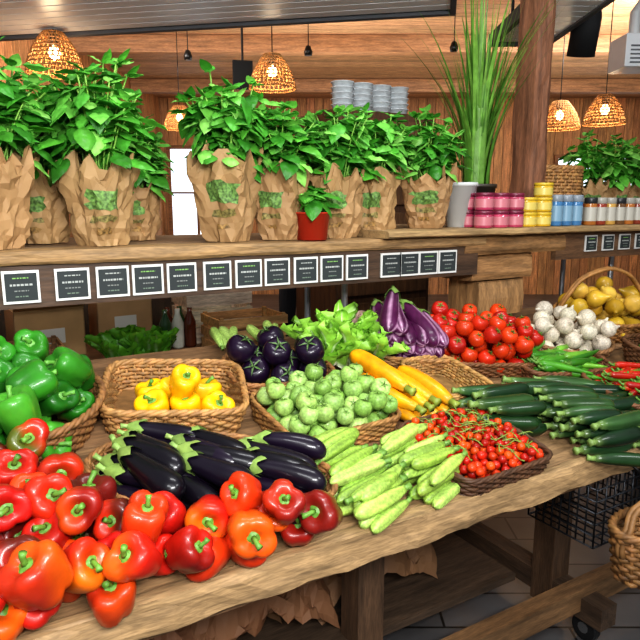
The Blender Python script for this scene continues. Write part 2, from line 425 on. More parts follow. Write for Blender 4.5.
for i in range(20):
    l=i//6;x=-.1+(i%6)*.038+U(-.01,.01)
    k=U(-.25,.25);L=U(.2,.25)
    Xi=T(x,-.12,.035+l*.036)@AL(dirr(88+U(-14,22),U(.1,.3)),U(0,6))@S(L*.75,L*.75,L)@T(0,0,1)@RX(pi)
    v=bend(EGG[0],k)-np.array([k*.25,0,0]);n=20
    row=np.array([hx('4c1840') if R.random()<.68 else hx('a8809c') for _ in range(n)]);c=np.tile(row,(len(v)//n,1));c=c*(.8+.4*np.random.RandomState(i).rand(len(v),1))
    mb.add(v,EGG[1],'skin_gloss',c,Xi);mb.add(bend(EGGC[0],k)-np.array([k*.25,0,0]),EGGC[1],'stem',hx('7a9a4c'),Xi);mb.add(EGGS[0],EGGS[1],'stem',hx('7fa04c'),Xi)
mb.obj('striped_eggplant_pile',X)
mb=MB()
for i in range(9):
    l=i//4;x=-.06+(i%4)*.042+U(-.008,.008)
    add_zuc(mb,(x+.03,-.14+U(-.02,.02)+.02*l,.028+l*.036),dirr(106+U(-10,8),.06),U(.21,.24),vary(hx('e8a010'),.08),hx('8a9a3c'),fat=1.1,mat='skin_gloss')
mb.obj('yellow_zucchini_pile',TP(1.08,1.41,0))
X=TP(1.285,1.42,0)
basket('wicker_basket',.1,.13,.065,X,e=5,col=hx('b08850'),rows=7)
def ruffle_leaf(L,W,ruf,seed,nx=12,ny=10):
    v=[];c=[]
    for i in range(nx+1):
        t=i/nx;w=W*(math.sin(pi*min(1,t*.93+.07))**.6)*(.35+.75*t)
        for j in range(ny+1):
            s=j/ny*2-1;e=abs(s)**2
            z=.25*L*t*t*-1+ruf*e*math.sin(t*22+s*3+seed)+.3*W*s*s+ruf*.6*mn.noise(Vector((t*5+seed,s*3,0)))
            v.append((L*t+ruf*e*math.cos(t*19+seed)*.6,w*s*.5,z))
            k=max(0,1-abs(s)*4.5)*(1-t*.5);c.append(tuple(a*(1-k)+b*k for a,b in zip(hx('93c848'),hx('eaf2cc'))) if t>.12 else hx('e8efcf'))
    return np.array(v),gf(nx+1,ny+1,False),np.array(c)
mb=MB()
for i in range(80):
    v,f,c=ruffle_leaf(U(.13,.2),U(.06,.1),U(.010,.018),i*3.1)
    a=U(0,2*pi);mb.add(v,f,'leaf',np.clip(c*U(.9,1.35),0,1),T(U(-.12,.12),U(-.07,.07),.02)@RZ(a)@RY(-U(.7,1.45))@RX(U(-.4,.4)))
mb.obj('lettuce_heads',TP(1.08,1.69,0))
gb=lathe(smoothprof([(0,-.45),(.3,-.42),(.5,-.1),(.38,.2),(.12,.4),(.07,.8),(0,.8)],14),18,lambda r,z,t,u:(r*(1+.06*math.cos(8*t)),z))
on=lathe(smoothprof([(0,-.47),(.12,-.46),(.36,-.36),(.5,-.03),(.38,.28),(.14,.42),(.07,.56),(.05,.66),(0,.66)],16),20,lambda r,z,t,u:(r*(1+.012*math.cos(10*t)),z))
X=TP(1.99,1.53,-15)
basket('wicker_basket',.18,.14,.06,X,e=2,col=hx('8a6440'),rows=6)
mb=MB()
for (x,y,z) in pile(52,.031,ell(.155,.115),(-.18,.18,-.14,.14),40,.14):
    mb.add(on[0],on[1],'skin_soft',vary(hx('c8bda8'),.1,.02),T(x,y,z+.01)@AL((U(-1,1),U(-1,.6),U(.0,1)),U(0,6))@S(U(.06,.072)))
mb.obj('white_onion_pile',X)
X=TP(2.36,1.66,-20)
basket('wicker_basket',.2,.15,.08,X,e=2,col=hx('9a6c3a'),rows=8,handle=True)
mb=MB()
gp=lathe(smoothprof([(0,-.5),(.32,-.42),(.44,-.12),(.32,.15),(.16,.35),(.1,.5),(.05,.62),(0,.62)],15),18)
for (x,y,z) in pile(22,.042,ell(.16,.12),(-.18,.18,-.14,.14),40,.16):
    mb.add(gp[0],gp[1],'skin_gloss',vary(hx(R.choice(['c8a030','d8b04c','b89028','c88a24'])),.1),T(x,y,z+.02)@AL((U(-1,1),U(-1,1),U(-.2,.6)),U(0,6))@S(.086))
mb.obj('yellow_squash_pile',X)
X=TP(2.35,1.27,-10)
basket('wicker_basket',.22,.15,.08,X,e=5,col=hx('6e4a2e'),rows=8)
mb=MB()
for (x,y,z) in pile(50,.034,ell(.18,.12),(-.2,.2,-.14,.14),40,.13):
    add_tom(mb,T(x,y,z+.02)@AL((U(-1,1),U(-1,1),1),U(0,6))@S(.07),vary(hx('4f7a30'),.15),True)
mb.obj('green_tomato_pile',X)
X=TP(3.0,1.5,-10)
basket('wicker_basket',.26,.2,.1,X,e=2,col=hx('8a5c34'),rows=8)
mb=MB()
for (x,y,z) in pile(40,.045,ell(.22,.16),(-.22,.22,-.16,.16),40,.2):
    mb.add(on[0],on[1],'skin_soft',vary(hx('c08a50'),.12),T(x,y,z+.02)@AL((U(-1,1),U(-1,1),1),U(0,6))@S(.09))
mb.obj('onion_pile',X)
mb=MB()
for i in range(9):
    add_zuc(mb,(.83+U(-.12,.12),.86+U(-.02,.02),.03+U(0,.04)),dirr(U(60,120),.2),.11,vary(hx('9cb860'),.1),hx('6d9440'),fat=1.3)
mb.obj('small_squash_pile',TM)
mb=MB()
for (x,y,z) in pile(16,.028,ell(.12,.05),(-.12,.12,-.06,.06),30,.1):
    mb.add(gb[0],gb[1],'matte',vary(hx('c8a896'),.1),T(x+1.30,y+.93,z)@AL((U(-1,1),U(-1,1),1))@S(.06))
mb.obj('garlic_pile',TM)
# ---------------------------------------------------------------- upper shelf
mb=MB()
v,f=rough_beam(-1.3,1.78,1.75,1.92,1.345,1.385,.03,.007,1);mb.add(v,f,'wood_x',hx('8a6d48'))
v,f=box(-1.3,4.8,1.915,2.42,1.35,1.384);mb.add(v,f,'wood_x',hx('806448'))
v,f=rough_beam(1.28,4.8,1.71,1.93,1.386,1.412,.03,.005,9);mb.add(v,f,'wood_x',hx('9c8058'))
v,f=box(1.3,4.8,1.93,2.42,1.385,1.41);mb.add(v,f,'wood_x',hx('8c7050'))
v,f=box(-1.3,1.75,1.765,1.79,1.235,1.345);mb.add(v,f,'wood_x',hx('483424'))
v,f=box(2.2,4.8,1.765,1.79,1.27,1.386);mb.add(v,f,'wood_x',hx('644830'))
for x in(-.5,1.32,3.0,4.3):
    v,f=tube([(x,2.05,.0),(x,2.05,1.36)],.014,10);mb.add(v,f,'metal',hx('a8aaac'))
    v,f=tube([(x,2.35,0),(x,2.35,1.36)],.014,10);mb.add(v,f,'metal',hx('a8aaac'))
v,f=rough_beam(1.76,2.1,1.80,2.0,1.2,1.31,.03,.008,5);mb.add(v,f,'wood_x',hx('9a734a'))
v,f=rough_beam(1.82,2.08,1.82,2.0,1.04,1.2,.03,.008,7);mb.add(v,f,'wood_z',hx('9c774e'))
v,f=rough_beam(1.68,2.25,1.76,2.0,1.305,1.386,.03,.008,8);mb.add(v,f,'wood_x',hx('86643f'))
mb.obj('wooden_upper_shelf',smooth=False)
mb=MB()
v,f=rough_beam(0,2.2,-.06,.06,-.055,.055,.05,.01,4);mb.add(v,f,'wood_x',hx('785038'))
mb.obj('wooden_post',T(2.29,2.02,1.41)@RY(-pi/2),smooth=False)
mb=MB()
def label(x,z,w=.088,h=.085,y=1.763):
    v,f=box(x-w/2,x+w/2,y-.006,y,z-h/2,z+h/2);mb.add(v,f,'plastic',hx('d8d8d4'))
    v,f=box(x-w*.43,x+w*.43,y-.0075,y-.004,z-h*.42,z+h*.42);mb.add(v,f,'matte',hx('2c3233'))
    def ln(z0,l,hh,c='c8ccc8'):
        x0=-l/2
        while x0<l/2:
            q=U(.003,.009);q=min(q,l/2-x0);vv,ff=box(x+x0,x+x0+q,y-.009,y-.007,z+z0,z+z0+hh);mb.add(vv,ff,'matte',hx(c));x0+=q+.0025
    ln(h*.26,w*.45,.003,R.choice(['a8aca8','7fae60']));ln(h*.04,w*.6,.005,'a8aca8');ln(-h*.13,w*U(.3,.5),.003,'808480');ln(-h*.3,w*.35,.003,'708070')
for x in(-.34,-.22,-.1,.02,.142,.267,.372,.469,.568,.678,.78,.879,.983,1.082,1.183,1.327,1.41,1.497,1.59):
    label(x,1.292)
for i in range(8):label(2.42+i*.12,1.335,.08,.07)
mb.obj('chalkboard_price_labels',smooth=False)
# ---------------------------------------------------------------- basil
def leaf_t(seed,nx=8,ny=6):
    r=random.Random(seed);dr=r.uniform(.25,.6);v=[];cup=r.uniform(-.55,-.2)
    for i in range(nx+1):
        t=i/nx;w=.30*math.sin(pi*t**.72)**.85 if 0<t<1 else 0.002
        for j in range(ny+1):
            s=j/ny*2-1
            puff=.05*math.sin(t*16+seed)*math.sin(abs(s)*pi)
            v.append((t,w*s,-dr*t*t+.15*t+cup*w*s*s+puff-.035*(abs(s)<.2)))
    return np.array(v),gf(nx+1,ny+1,False)
LEAF=[leaf_t(i) for i in range(6)]
def leafset(mb,p,yaw,pit,s,col,w=1):
    l=LEAF[R.randrange(6)]
    mb.add(l[0],l[1],'leaf',col,T(*p)@RZ(yaw)@RY(-pit)@RX(U(-.4,.4))@S(s,s*w,s))
BC=['4f9c34','5eb03c','72c04e','3c8428','8cd060']
def basil(name,x,y,z,h=.5,bw=.1,bh=.24,spread=.13,bag=True,yaw=0,ns=23):
    mb=MB();sd=U(0,100)
    if bag:
        n=34;m=13;V=[]
        def rad(t,u):
            base=(.058+(bw-.058)*u**.7)
            k=1+.08*math.cos(4*t+.6)
            c,s_=math.cos(t),math.sin(t)
            nn=mn.noise(Vector((c*2.4+sd,s_*2.4,u*3.5)))*.02-abs(mn.noise(Vector((c*4+sd,s_*4,u*5))))*.02
            if u>.7:nn+=.010*math.sin(t*8+sd)*(u-.7)/.3
            return base*k+nn+.004
        def rimz(t):return .07*mn.noise(Vector((math.cos(t)*3+sd,math.sin(t)*3,5)))+.014*math.sin(t*9+sd)
        for i in range(m+1):
            for j in range(n):
                u=min(1,max(0,i/m+(U(-.3,.3)/m if 0<i<m else 0)))
                t=2*pi*(j+(.5 if i%2 else 0)+U(-.25,.25))/n
                zz=bh*u+rimz(t)*max(0,(u-.65)/.35);rr=rad(t,u)+U(-.0022,.0022)
                V.append((rr*math.cos(t),rr*math.sin(t),zz))
        top=V[-n:]
        for q in range(1,4):
            for (a_,b_,c_) in top:V.append((a_*(1-.07-.05*q),b_*(1-.07-.05*q),c_-.02*q+ (.01 if q==1 else 0)))
        F=[]
        for i in range(m+3):
            for j in range(n):
                j2=(j+1)%n;a_,b_,c_,d_=i*n+j,i*n+j2,(i+1)*n+j2,(i+1)*n+j
                if i%2:F+= [(a_,b_,c_),(a_,c_,d_)]
                else:F+=[(a_,b_,d_),(b_,c_,d_)]
        kc=vary(hx('a58258'),.1,.02);VA=np.array(V)
        mb.add(VA,F,'kraft',kc,sm=False)
        mb.add([(0,0,.002)]+V[:n],[(0,1+(j+1)%n,1+j) for j in range(n)],'kraft',kc)
        t0=(-pi*.5-.5+U(-.45,.45))%(2*pi)
        for (i0,i1,wd,c) in((6,9,2.8,'5f8040'),(4,5,2.4,'7a7040'),(2,3,1.6,'8c6d3e')):
            sel=[]
            for q in F:
                ci=sum(a_//n for a_ in q)/3
                tt=math.atan2(sum(V[a_][1] for a_ in q),sum(V[a_][0] for a_ in q))
                dd=abs((tt-t0+pi)%(2*pi)-pi)*n/(2*pi)
                if i0<=ci<=i1 and dd<wd:sel.append(q)
            W=VA.copy();W[:,:2]*=(1+.0018/np.hypot(W[:,0],W[:,1]))[:,None]
            if sel:mb.add(W,sel,'print',hx(c),sm=False)
        v,f=lathe([(.001,bh*.75),(bw*.7,bh*.75)],24);mb.add(v,f,'matte',hx('2a2018'))
        zb=bh*.75
    else:
        zb=bh
        v,f=lathe([(.001,0),(.05,0),(.06,bh*.95),(.064,bh*.95),(.064,bh),(.058,bh),(.056,bh*.9),(.001,bh*.9)],28);mb.add(v,f,'plastic',bag_col)
    for i in range(ns):
        a=2*pi*i/ns*1.0+U(-.3,.3);rb=U(0,.04);re=spread*math.sqrt(U(.03,1));he=zb+(h-zb)*U(.6,.97)*(1-.22*(re/spread)**2)
        P0=Vector((rb*math.cos(a),rb*math.sin(a),zb));E=Vector((re*math.cos(a)*.85,re*math.sin(a)*.85,he))
        pts=[P0.lerp(E,t)+Vector((0,0,.03*math.sin(pi*t))) for t in np.linspace(0,1,7)]
        v,f=tube([tuple(q) for q in pts],.0025,5);mb.add(v,f,'stem',hx('7fae4a'))
        for k in range(2,7):
            for q in range(2 if k<6 else 4):
                ya=U(0,2*pi) if k==6 else a+pi/2*(k%2)+pi*q+U(-.4,.4)
                if k==6: s=U(.035,.055);pit=U(.1,.9)
                else: s=U(.05,.085);pit=U(-.7,.3)
                leafset(mb,tuple(pts[k]),ya,pit,s,vary(hx(R.choice(BC)),.2),U(.95,1.15))
    for i in range(int(ns*1.8)):
        a=U(0,2*pi);rr=spread*U(.4,.75);leafset(mb,(rr*math.cos(a),rr*math.sin(a),zb+(h-zb)*U(.15,.75)),a+U(-.4,.4),U(-.8,.1),U(.06,.09),vary(hx(R.choice(BC)),.2),1.1)
    return mb.obj(name,T(x,y,z)@RZ(yaw))
Z1=1.387
for (x,y,h,bw,bh,sp_) in((-.12,1.87,.5,.1,.24,.15),(.10,1.86,.56,.105,.245,.175),(.245,2.08,.48,.085,.2,.14),(.375,1.865,.55,.098,.22,.16),(.53,2.1,.42,.08,.18,.1),(.76,1.87,.53,.112,.26,.145),(.95,1.87,.47,.095,.225,.14),(1.18,1.88,.47,.095,.225,.135),(1.35,1.9,.48,.088,.225,.125)):
    basil('potted_basil_plant',x,y,Z1,h,bw,bh,sp_)
basil('potted_basil_plant',1.58,1.88,1.413,.44,.105,.2,.14)
for x in(3.02,3.2,3.4,3.6,3.8):basil('potted_basil_plant',x,2.22,1.413,.48,.085,.2,.17,ns=14)
bag_col=hx('b83420');basil('potted_herb',1.035,1.81,Z1,.17,.05,.09,.05,bag=False,ns=5)
mb=MB()
v,f=lathe([(.001,0),(.05,0),(.066,.16),(.07,.16),(.07,.175),(.062,.175),(.06,.15),(.001,.15)],28);mb.add(v,f,'plastic',hx('c8cac8'),T(-.2,-.12,0))
v,f=lathe([(.001,0),(.06,0),(.085,.16),(.09,.16),(.09,.175),(.08,.175),(.078,.15),(.001,.15)],28);mb.add(v,f,'plastic',hx('3a342c'))
for i in range(170):
    a=U(0,2*pi);L=U(.35,.88);lean=U(.02,.5)*U(.3,1);r0=U(0,.06);w=U(.005,.011)
    ax=math.cos(a);ay=math.sin(a);v=[]
    for t in np.linspace(0,1,9):
        rr=r0+lean*L*t*t;zz=.15+L*t*(1-.25*lean*t);ww=w*(1-t**2.5)+.0004
        v+=[(rr*ax-ay*ww,rr*ay+ax*ww,zz),(rr*ax,rr*ay,zz-ww*.4),(rr*ax+ay*ww,rr*ay-ax*ww,zz)]
    mb.add(v,gf(9,3,False),'leaf',vary(hx(R.choice(['5c8c34','6f9c40','7fae4a','4c7a2c'])),.15))
mb.obj('potted_lemongrass',T(1.97,2.02,1.413))
def jar(mb,x,y,z,r,h,c,lid,lab=None,n=20):
    v,f=lathe([(.001,0),(r*.95,0),(r,.004),(r,h*.75),(r*.9,h*.8),(.001,h*.8)],n);mb.add(v,f,'gloss_jar',c,T(x,y,z))
    v,f=lathe([(r*.97,h*.78),(r*1.02,h*.8),(r*1.02,h*.98),(r*.97,h),(.001,h)],n);mb.add(v,f,'plastic',lid,T(x,y,z))
    if lab:
        v,f=lathe([(r*1.015,h*.15),(r*1.015,h*.65)],n);mb.add(v,f,'plastic',lab,T(x,y,z))
mb=MB()
for i in range(3):
    for k in range(2):
        for j in range(2):jar(mb,1.785+i*.085,1.78+j*.09,1.413+k*.068,.036,.066,vary(hx('a83c58'),.1),hx('6c2038'),hx('b87078'))
mb.obj('pink_jam_jars')
mb=MB()
for i in range(2):
    for k in range(3 if i else 2):jar(mb,2.05+i*.09,1.80,1.413+k*.06,.038,.058,hx('c8a028'),hx('c8a830'),hx('ccb860'))
mb.obj('yellow_spread_jars')
mb=MB()
for i in range(3):
    jar(mb,2.225+i*.065,1.80,1.413,.028,.13,hx('3f6f9a'),hx('808890'),hx('7898ac'))
mb.obj('blue_tins')
mb=MB()
for i in range(20):
    for j in range(2):jar(mb,2.44+i*.068,1.79+j*.08,1.413,.027,.12,vary(hx(['a86a30','8a3a28','c89a50','6a4a2c'][i%4]),.1),hx('98948a') if i%3 else hx('28282a'),hx('b0aca0'))
mb.obj('preserve_jars')
basket('wicker_basket',.17,.12,.27,T(2.72,2.24,1.415),e=2,col=hx('a87c4a'),rows=16)
# ---------------------------------------------------------------- background furniture
mb=MB()
v,f=box(1.72,2.35,2.75,3.2,0,1.98);mb.add(v,f,'wood_z',hx('5a3c26'))
for k in range(4):
    v,f=box(1.75,2.32,2.735,2.75,.06+k*.48,.5+k*.48);mb.add(v,f,'wood_z',hx('6c4a2e'))
mb.obj('wooden_cabinet',smooth=False,bevel=.004)
mb=MB()
for i in range(4):
    for k in range(5):
        v,f=lathe([(.03,0),(.05,.005),(.058,.03),(.062,.03),(.062,.033),(.055,.033),(.045,.008)],18);mb.add(v,f,'gloss_jar',hx('dfe5e8'),T(1.82+i*.12,2.86,1.982+k*.028))
mb.obj('stacked_glass_bowls')
mb=MB()
v,f=box(-.6,1.68,2.95,3.7,.68,.72);mb.add(v,f,'wood_x',hx('6a4a30'))
for x in(-.55,.5,1.6):
    for y in(3.0,3.6):
        v,f=box(x-.03,x+.03,y-.03,y+.03,0,.68);mb.add(v,f,'wood_z',hx('5a4430'))
mb.obj('rear_table',smooth=False)
mb=MB()
v,f=box(.05,1.75,4.2,4.7,0,1.12);mb.add(v,f,'wood_z',hx('33261c'))  # counter added to darken the gap below the upper shelf
v,f=box(.02,1.78,4.17,4.73,1.12,1.16);mb.add(v,f,'wood_x',hx('5a4028'))
for i in range(5):
    v,f=box(.08+i*.335,.39+i*.335,4.185,4.2,.06,1.06);mb.add(v,f,'wood_z',hx('40301f'))
mb.obj('added_dark_counter',smooth=False)
def crate(name,x,y,z,w,d,h,col,mat='wood_x'):
    mb=MB()
    for k in range(3):
        z0=.01+k*h/3;hh=h/3-.02
        for yy in(-d/2,d/2-.01):
            v,f=box(-w/2,w/2,yy,yy+.01,z0,z0+hh);mb.add(v,f,mat,vary(col,.1))
        for xx in(-w/2,w/2-.01):
            v,f=box(xx,xx+.01,-d/2+.01,d/2-.01,z0,z0+hh);mb.add(v,f,mat,vary(col,.1))
    for xx in(-w/2+.01,w/2-.03):
        for yy in(-d/2+.01,d/2-.03):
            v,f=box(xx,xx+.02,yy,yy+.02,0,h);mb.add(v,f,mat,vary(col,.1))
    v,f=box(-w/2,w/2,-d/2,d/2,0,.01);mb.add(v,f,mat,col)
    return mb.obj(name,T(x,y,z),smooth=False)
crate('wooden_crate',1.35,3.12,.72,.4,.28,.2,hx('b08a58'))
crate('wooden_crate',1.3,3.48,.72,.4,.28,.3,hx('c8b8a0'))
crate('wooden_crate',.2,3.15,.72,.42,.3,.14,hx('8c6a44'))
def carton(x,y,z,w,d,h,rz):
    mb=MB();c=hx('a8855c')
    for (a,b,c_,d_) in((-w/2,w/2,-d/2,-d/2+.005),(-w/2,w/2,d/2-.005,d/2),(-w/2,-w/2+.005,-d/2,d/2),(w/2-.005,w/2,-d/2,d/2)):
        v,f=box(a,b,c_,d_,0,h);mb.add(v,f,'kraft',vary(c,.06))
    v,f=box(-w/2,w/2,-d/2,d/2,0,.005);mb.add(v,f,'kraft',c)
    for s_ in(-1,1):
        v=np.array([(-w/2,s_*d/2,h),(w/2,s_*d/2,h),(w/2,s_*(d/2+.06),h+.04),(-w/2,s_*(d/2+.06),h+.04)]);mb.add(v,[(0,1,2,3)],'kraft',vary(c,.08))
    v,f=box(-w*.2,w*.2,-d/2-.002,-d/2,h*.3,h*.6);mb.add(v,f,'plastic',hx('d0ccc4'))
    mb.obj('cardboard_box',T(x,y,z)@RZ(rz),smooth=False)
carton(.38,3.5,.72,.34,.24,.26,.1);carton(-.02,3.5,.72,.3,.22,.2,-.1);carton(.78,3.55,.72,.3,.2,.3,.05)
mb=MB()
for i in range(5):
    v,f=lathe([(.001,0),(.03,0),(.034,.01),(.034,.14),(.014,.19),(.014,.22),(.001,.22)],16);mb.add(v,f,'gloss_jar',vary(hx(['2a4a2a','5a2a1a','c8c4b8'][i%3]),.1),T(.96+i*.035,3.3+.07*(i%2),.721))
mb.obj('glass_bottles')
mb=MB()
for i in range(60):
    v,f,c=ruffle_leaf(U(.12,.18),U(.08,.12),.012,i*2.3,8,6)
    mb.add(v,f,'leaf',c*np.array([.45,.7,.5]),T(U(-.12,.16),U(-.1,.08),.02)@RZ(U(0,6))@RY(-U(.8,1.4)))
mb.obj('leafy_greens',T(.72,3.12,.72))
mb=MB()
for i in range(5):
    v,f=lathe([(.04,0),(.1,.01),(.13,.06),(.135,.06),(.135,.065),(.12,.06),(.09,.015),(.001,.015)],22);mb.add(v,f,'wicker',vary(hx('6a4a34'),.2),T(-.1+i*.02,0,.03*i))
    mb.add(v,f,'wicker',vary(hx('8a6a48'),.2),T(.18,.02*i,.03*i))
mb.obj('stacked_wicker_bowls',T(-.35,3.15,.725))
def crumple(w,d,h,seed,n=26):
    v=[]
    for i in range(n+1):
        for j in range(n+1):
            x=i/n*2-1;y=j/n*2-1;q=Vector((x*2.2+seed,y*2.2,seed))
            z=h*(1-.5*(x*x+y*y))*(.6+.9*abs(mn.noise(q))+.35*abs(mn.noise(q*2.7)))
            v.append((x*w/2*(1+.15*mn.noise(q*1.7)),y*d/2*(1+.15*mn.noise(q*1.3)),max(z,0.001)))
    return np.array(v),gf(n+1,n+1,False)
mb=MB()
for (x,y,z,h,s) in((-.1,1.6,.227,.25,1),(.3,1.6,.227,.28,2),(.68,1.6,.227,.27,3),(.5,1.72,.227,.3,4),(1.1,1.65,.227,.22,5)):
    v,f=crumple(.5,.36,h,s*7.7);mb.add(v,f,'kraft',vary(hx('8a6344'),.12),T(x,y,z))
mb.obj('crumpled_paper_bags',smooth=False)
mb=MB()
bk=hx('3a3c40')
for z in np.linspace(0,.22,7):
    P=[(-.17,-.12,z),(.17,-.12,z),(.17,.12,z),(-.17,.12,z)]
    for i in range(4):
        v,f=tube([P[i],P[(i+1)%4]],.003 if z<.2 else .006,5);mb.add(v,f,'metal',bk)
for i in range(4):
    a=Vector(((-.17,-.12,0),(.17,-.12,0),(.17,.12,0),(-.17,.12,0))[i]);b=Vector(((.17,-.12,0),(.17,.12,0),(-.17,.12,0),(-.17,-.12,0))[i])
    for t in np.linspace(0,1,9):
        q=a.lerp(b,t);v,f=tube([tuple(q),(q.x,q.y,.22)],.003,5);mb.add(v,f,'metal',bk)
for t in np.linspace(-.17,.17,11):
    v,f=tube([(t,-.12,0),(t,.12,0)],.003,5);mb.add(v,f,'metal',bk)
for x in(-.15,.15):
    v,f=tube([(x,.0,.22),(x,.0,.33)],.004,5);mb.add(v,f,'metal',bk)
    v,f=tube([(x,-.12,.22),(x,0,.225),(x,.12,.22)],.004,5);mb.add(v,f,'metal',bk)
mb.obj('hanging_wire_basket',T(1.72,1.16,.5))
basket('wicker_basket',.12,.075,.14,T(1.52,.86,.53),e=2,col=hx('8a6238'),rows=10,flare=.2,handle=True)
mb=MB();v,f=tube([(0,.1,.02),(0,.06,.03),(0,.0,.0),(0,-.015,-.02),(0,-.005,-.035),(0,.012,-.025)],.004,6);mb.add(v,f,'metal',hx('303030'))
mb.obj('metal_hook',T(1.52,.872,.785))
# ---------------------------------------------------------------- person (shop worker standing behind the stall)
def skinned(name,pts,edges,mat,X,sub=2,root=0):
    me=bpy.data.meshes.new(name);me.from_pydata([p[:3] for p in pts],edges,[]);o=bpy.data.objects.new(name,me);scene.collection.objects.link(o)
    o.modifiers.new('skin','SKIN');ss=o.modifiers.new('sub','SUBSURF');ss.levels=sub;ss.render_levels=sub
    for i,p in enumerate(pts):
        me.skin_vertices[0].data[i].radius=(p[3],p[4] if len(p)>4 else p[3]);me.skin_vertices[0].data[i].use_root=(i==root)
    me.materials.append(MATS[mat]);o.matrix_world=X;return o
try:
    PX=T(2.38,4.35,0)@RZ(-.6)
    B=[(0,0,.98,.15,.11),(0,0,1.15,.13,.10),(0,0,1.33,.16,.11),(0,0,1.45,.10,.08),(0,-.01,1.53,.055),
       (.10,0,.90,.09),(.11,-.01,.52,.065),(.11,.02,.12,.045),(.11,-.12,.05,.045,.035),(-.10,0,.90,.09),(-.11,-.01,.52,.065),(-.11,.02,.12,.045),(-.11,-.12,.05,.045,.035),
       (.19,0,1.42,.06),(.25,0,1.15,.045),(.22,-.2,1.0,.035),(-.19,0,1.42,.06),(-.25,0,1.15,.045),(-.22,-.2,1.0,.035)]
    E=[(0,1),(1,2),(2,3),(3,4),(0,5),(5,6),(6,7),(7,8),(0,9),(9,10),(10,11),(11,12),(3,13),(13,14),(14,15),(3,16),(16,17),(17,18)]
    body=skinned('shop_worker',B,E,'dark_cloth',PX)
    for sx in(1,-1):
        H=[(sx*.22,-.2,1.0,.022),(sx*.215,-.27,.985,.034,.016)];Ed=[(0,1)]
        for k in range(4):
            fx=sx*.215+(-.024+.016*k);n0=len(H);ln=(.028,.033,.031,.024)[k]
            H+=[(fx,-.29,.983,.009),(fx,-.29-ln,.972,.0085),(fx,-.29-ln*1.8,.95,.007)];Ed+=[(1,n0),(n0,n0+1),(n0+1,n0+2)]
        n0=len(H);H+=[(sx*.185,-.25,.985,.010),(sx*.165,-.285,.975,.008)];Ed+=[(1,n0),(n0,n0+1)]
        h=skinned('hand',H,Ed,'human_skin',PX);h.parent=body;h.matrix_parent_inverse=PX.inverted()
    hm=MB()
    v,f=lathe(smoothprof([(0,-.115),(.045,-.11),(.07,-.06),(.078,.0),(.075,.06),(.05,.1),(0,.115)],16),24)
    v[:,1]*=1.15;fr=v[:,1]<-.05
    v[:,1]-=np.where(fr,.018*np.exp(-((v[:,2]+.015)**2)/.0006-(v[:,0]**2)/.0003),0)
    hm.add(v,f,'matte',hx('b98468'));hv=v.copy()*1.08;keep=[q for q in f if all((hv[i][2]>.045 or hv[i][1]>.0) for i in q)]
    hm.add(hv,keep,'matte',hx('3a261a'))
    e,ef=lathe([(.001,-.008),(.007,-.004),(.007,.004),(.001,.008)],8)
    for sx in(-1,1):
        hm.add(e,ef,'plastic',hx('201814'),T(sx*.028,-.083,.005));hm.add(e*[1,2,2.6],ef,'matte',hx('a87458'),T(sx*.08,0,-.005))
    m_,mf=tube([(-.022,-.083,-.05),(0,-.09,-.052),(.022,-.083,-.05)],.005,6);hm.add(m_,mf,'matte',hx('8a4a40'))
    ho=hm.obj('head',PX@T(0,-.02,1.66));ho.parent=body;ho.matrix_parent_inverse=PX.inverted()
except Exception as ex:
    print('person',ex)
# ---------------------------------------------------------------- room
TH=math.radians(30.5);RM=RZ(-TH)
OW=hx('b47e50')
def boards(axis,a0,a1,step,fn,mat,col):
    mb=MB();a=a0
    while a<a1:
        v,f=fn(a,min(a+step-.008,a1));mb.add(v,f,mat,vary(col,.2,.05));a+=step
    return mb
mb=boards(0,-2.6,9,.14,lambda a,b:box(a,b,10.5,10.53,0,3.2),'wood_z',OW)
v,f=box(-2.6,9,10.53,10.6,0,3.2);mb.add(v,f,'matte',hx('3a2416'));mb.obj('wall_back',RM,smooth=False)
mb=boards(0,2.2,10.5,.14,lambda a,b:box(-2.63,-2.6,a,b,0,3.2),'wood_z',OW)
v,f=box(-2.7,-2.63,2.2,10.6,0,3.2);mb.add(v,f,'matte',hx('3a2416'));mb.obj('wall_left',RM,smooth=False)
mb=boards(0,2.2,10.5,.14,lambda a,b:box(9,9.03,a,b,0,3.2),'wood_z',OW)
v,f=box(9.03,9.1,2.2,10.6,0,3.2);mb.add(v,f,'matte',hx('3a2416'));mb.obj('wall_right',RM,smooth=False)
mb=boards(0,3.4,10.6,.13,lambda a,b:box(-2.7,9.1,a,b,3.2,3.23),'wood_x',hx('bc9068'))
v,f=box(-2.7,9.1,3.4,10.6,3.23,3.28);mb.add(v,f,'matte',hx('3a2416'));mb.obj('ceiling',RM,smooth=False)
for w in(4.7,6.75,9.0):
    mb=MB();v,f=rough_beam(-2.59,8.99,w-.08,w+.08,3.02,3.199,.3,.004,w);mb.add(v,f,'wood_x',hx('a07450'));mb.obj('ceiling_beam',RM,smooth=False)
def window(name,u0,u1,z0,z1,w=10.49,mull=2):
    mb=MB();v,f=box(u0,u1,w-.01,w,z0,z1);mb.add(v,f,'daylight',(1,1,1))
    fr=hx('8a5c38')
    for (a,b,c,d) in((u0-.06,u1+.06,z1,z1+.06),(u0-.06,u1+.06,z0-.06,z0),(u0-.06,u0,z0,z1),(u1,u1+.06,z0,z1)):
        v,f=box(a,b,w-.05,w,c,d);mb.add(v,f,'wood_x',fr)
    for i in range(1,mull):
        x=u0+(u1-u0)*i/mull;v,f=box(x-.02,x+.02,w-.04,w,z0,z1);mb.add(v,f,'wood_z',fr)
    v,f=box(u0,u1,w-.035,w,(z0+z1)/2-.015,(z0+z1)/2+.015);mb.add(v,f,'wood_x',fr)
    mb.obj(name,RM,smooth=False)
window('window_1',-2.45,-1.6,1.0,2.4)
window('window_2',3.9,6.2,1.3,2.25,mull=4)
